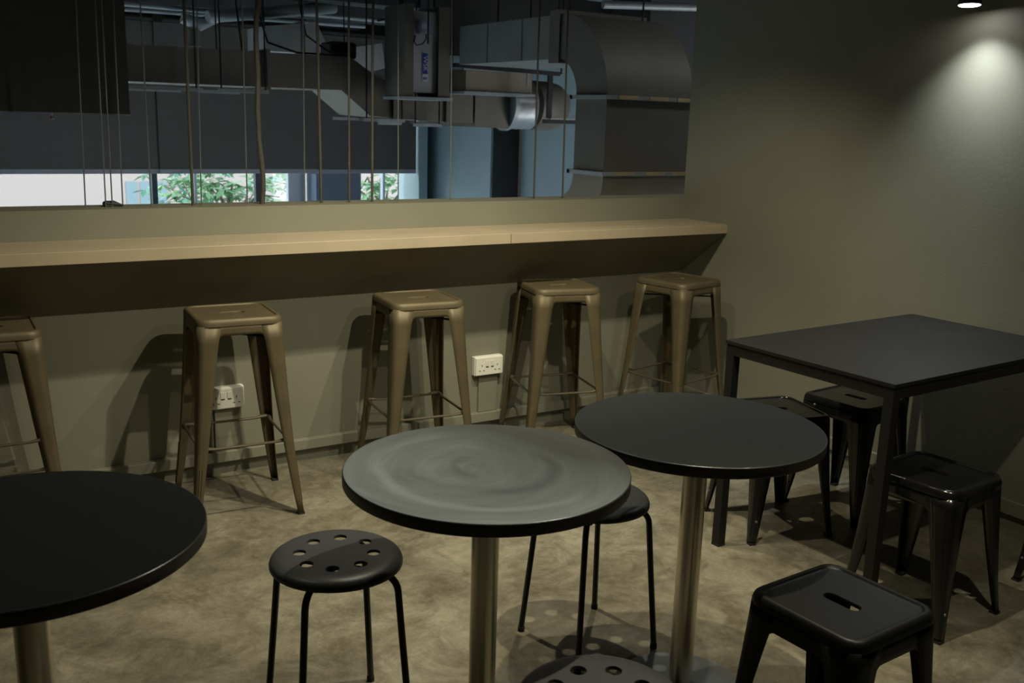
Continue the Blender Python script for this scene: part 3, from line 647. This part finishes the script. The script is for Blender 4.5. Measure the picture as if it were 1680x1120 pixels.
# ------------------------------------------------------------------ round stools
def round_stool():
    t = thing('round_stool', '', 'stool', (0, 0, 0), 0, 'round black stools'); H = .4535; R = .159; rh = .0165; rc = .0885; ri, ro = .055, .120
    f = MB(); ns = 6
    for k in range(8):
        a0 = 2*PI*k/8-PI/8; a1 = a0+PI/4; am = (a0+a1)/2; ol = []
        for i in range(ns): a = a0+(a1-a0)*i/ns; ol.append((ro*math.cos(a), ro*math.sin(a)))
        for i in range(ns): q = ro+(ri-ro)*i/ns; ol.append((q*math.cos(a1), q*math.sin(a1)))
        for i in range(ns): a = a1+(a0-a1)*i/ns; ol.append((ri*math.cos(a), ri*math.sin(a)))
        for i in range(ns): q = ri+(ro-ri)*i/ns; ol.append((q*math.cos(a0), q*math.sin(a0)))
        cx, cy = rc*math.cos(am), rc*math.sin(am); hl = []
        for x, y in ol:
            a = math.atan2(y-cy, x-cx); hl.append((cx+rh*math.cos(a), cy+rh*math.sin(a)))
        f.loft([[(x, y, H) for x, y in ol], [(x, y, H) for x, y in hl], [(cx+(x-cx)*.95, cy+(y-cy)*.95, H-.002) for x, y in hl], [(cx+(x-cx)*.95, cy+(y-cy)*.95, H-.007) for x, y in hl]])
    N = 8*ns
    ring = lambda q, z: [(q*math.cos(2*PI*i/N-PI/8), q*math.sin(2*PI*i/N-PI/8), z) for i in range(N)]
    f.loft([ring(ri, H), ring(ri*.5, H)], True, False, True)
    f.loft([ring(ro, H), ring(.135, H-.001), ring(.147, H-.0045), ring(.155, H-.0105), ring(.159, H-.019), ring(.1585, H-.026), ring(.155, H-.026), ring(.150, H-.014), ring(.13, H-.008)], True)
    f.build('seat', 'black_stool_satin', t, ang=40, weld=True).rotation_euler = (0, 0, math.radians(16.5+4))
    for k in range(4):
        a = PI/4+k*PI/2; d = lambda q, z: (q*math.cos(a), q*math.sin(a), z); zb = H-.034
        path = [d(.02, zb), d(.118, zb)]
        for i in range(1, 7):
            b = PI/2*i/6*.95; path.append(d(.118+.042*math.sin(b), zb-.042*(1-math.cos(b))))
        path += [d(.172, .25), d(.195, .012)]
        lg = MB().tube(path, .0085, 12).build('leg', 'black_tube', t)
        MB().tube([d(.1947, .0), d(.1945, .014)], .0102, 12).build('foot_cap', 'rubber', lg)
        MB().lathe([(.012, zb-.016), (.012, zb-.004)], 10, (.105*math.cos(a), .105*math.sin(a))).build('stud', 'rubber', t)
    MB().lathe([(.035, H-.030), (.035, H-.012)], 20).build('hub_plate', 'black_tube', t)
    return t
rs = round_stool()
for i, (x, y, r, lab) in enumerate(((-2.7030, -1.8430, -.0632, 'round black stool with holed seat standing clear on the floor'),
                                    (-1.919, -1.8211, .0255, 'round black stool half hidden under the worn grey table'),
                                    (-2.512, -2.640, .3, 'round black stool of which the seat edge shows in front of tables'))):
    o = rs if i == 0 else dup(rs); o.location = (x, y, 0); o.rotation_euler = (0, 0, r); o['label'] = lab

# ------------------------------------------------------------------ round tables
def round_table(x, y, mtop, label):
    t = thing('round_table', label, 'table', (x, y, 0), 0, 'round pedestal tables'); R = .3115; H = .74; T = .027; n = 96
    MB().lathe([(.02, H), (R-.0022, H)], n, cap0=True, cap1=False).build('top_surface', mtop, t, ang=60)
    MB().lathe([(R-.0022, H), (R-.0007, H-.0006), (R, H-.0022)], n, cap0=False, cap1=False).build('chamfer', 'edge_gloss', t, ang=80)
    MB().lathe([(R, H-.0022), (R, H-T+.002), (R-.002, H-T), (.02, H-T)], n, cap0=False, cap1=True).build('edge_band', 'table_edge', t, ang=60)
    MB().lathe([(.0305, .012), (.0305, H-T-.008)], 40).build('pole', 'brushed_steel', t)
    MB().lathe([(.11, H-T-.008), (.11, H-T-.0005)], 32).build('mounting_plate', 'black_tube', t)
    MB().lathe([(.176, 0), (.176, .007), (.172, .011), (.06, .013), (.042, .020), (.034, .022)], 64).build('base_plate', 'steel_base', t, ang=30)
    return t
round_table(-3.3888, -2.0787, 'matte_black_top', 'round black pedestal table standing apart nearest the far bar stool')
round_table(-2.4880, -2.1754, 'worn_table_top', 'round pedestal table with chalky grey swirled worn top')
round_table(-1.8580, -2.1576, 'matte_black_top', 'round black pedestal table beside the worn grey one')

# ------------------------------------------------------------------ rectangular table
t = thing('rectangular_table', 'dark rectangular table with square steel frame against the side wall', 'table', (-1.1239, -1.4915, 0), .0393)
RW, RD, RH = 1.070, .6713, .757
B(0, RW, -RD, 0, RH-.013, RH).build('table_top', 'rect_top', t, smooth=False, bevel=.0015)
k = .034; g = .004; z1 = RH-.0132; z0 = z1-.036
B(g, RW-g, -RD+g, -RD+g+.02, z0, z1).build('frame_rail', 'rect_frame', t, smooth=False)
B(g, RW-g, -g-.02, -g, z0, z1).build('frame_rail', 'rect_frame', t, smooth=False)
B(g, g+.02, -RD+g+.02, -g-.02, z0, z1).build('frame_rail', 'rect_frame', t, smooth=False)
B(RW-g-.02, RW-g, -RD+g+.02, -g-.02, z0, z1).build('frame_rail', 'rect_frame', t, smooth=False)
for lx in (g, RW-g-k):
    for ly in (-RD+g, -g-k):
        lg = B(lx, lx+k, ly, ly+k, .008, z0).build('leg', 'rect_frame', t, smooth=False, bevel=.002)
        B(lx-.0005, lx+k+.0005, ly-.0005, ly+k+.0005, 0, .008).build('foot_cap', 'rubber', lg, smooth=False)

# ------------------------------------------------------------------ spot lamps
def lamp(label, loc, aim, power, col, angle, blend, radius, body=.16, lens='lamp_lens'):
    t = thing('spot_lamp', label, 'lamp', loc, 0, 'cylinder spot lamps')
    d = (Vector(aim)-Vector(loc)).normalized(); q = d.to_track_quat('-Z', 'Y')
    def turn(o): o.rotation_mode = 'QUATERNION'; o.rotation_quaternion = q; return o
    turn(MB().lathe([(.036, 0), (.041, -.004), (.041, body), (.037, body+.004)], 32, cap0=False).build('shade', 'black_tube', t))
    turn(MB().lathe([(.037, -.0035), (.037, .003)], 32).build('lens', lens, t))
    top = q @ Vector((0, 0, body*.6))
    MB().tube([tuple(top), (top.x, top.y, CEIL-loc[2]-.03)], .007, 8).build('stem', 'black_tube', t)
    B(top.x-.03, top.x+.03, top.y-.05, top.y+.05, CEIL-loc[2]-.03, CEIL-loc[2]-.0005).build('track_adapter', 'black_tube', t, smooth=False)
    ld = bpy.data.lights.new('lamp_beam', 'SPOT'); ld.energy = power; ld.color = col; ld.spot_size = math.radians(angle); ld.spot_blend = blend; ld.shadow_soft_size = radius
    lo = bpy.data.objects.new('lamp_beam', ld); COL.objects.link(lo); lo.parent = t; lo.rotation_mode = 'QUATERNION'; lo.rotation_quaternion = q
    lo.location = d*.006
WARM = (1, .93, .69)
lamp('black cylinder spot lamp close to the olive side wall', (-.118, -1.579, 1.936), (-.17, -1.64, 1.0), 45, (.93, 1, 1.06), 110, 1.0, .02, .10, 'lamp_lens_bright')
lamp('black cylinder spot lamp over the counter towards the side wall', (-1.38, -1.26, 2.33), (-1.1, -.68, .6), 105, WARM, 112, .6, .018)
lamp('black cylinder spot lamp over the middle of the counter', (-2.05, -1.22, 2.33), (-2.05, -.65, .6), 130, WARM, 112, .7, .018)
lamp('black cylinder spot lamp over the lone round table', (-3.4, -1.25, 2.33), (-3.3, -.85, .6), 16, WARM, 118, .8, .018)
lamp('black cylinder spot lamp over the worn grey table', (-1.74, -2.16, 2.33), (-2.15, -1.65, .4), 150, WARM, 136, .8, .018)
lamp('black cylinder spot lamp over the front stools', (-1.48, -2.98, 2.33), (-1.3, -2.1, .2), 62, WARM, 115, .7, .018)
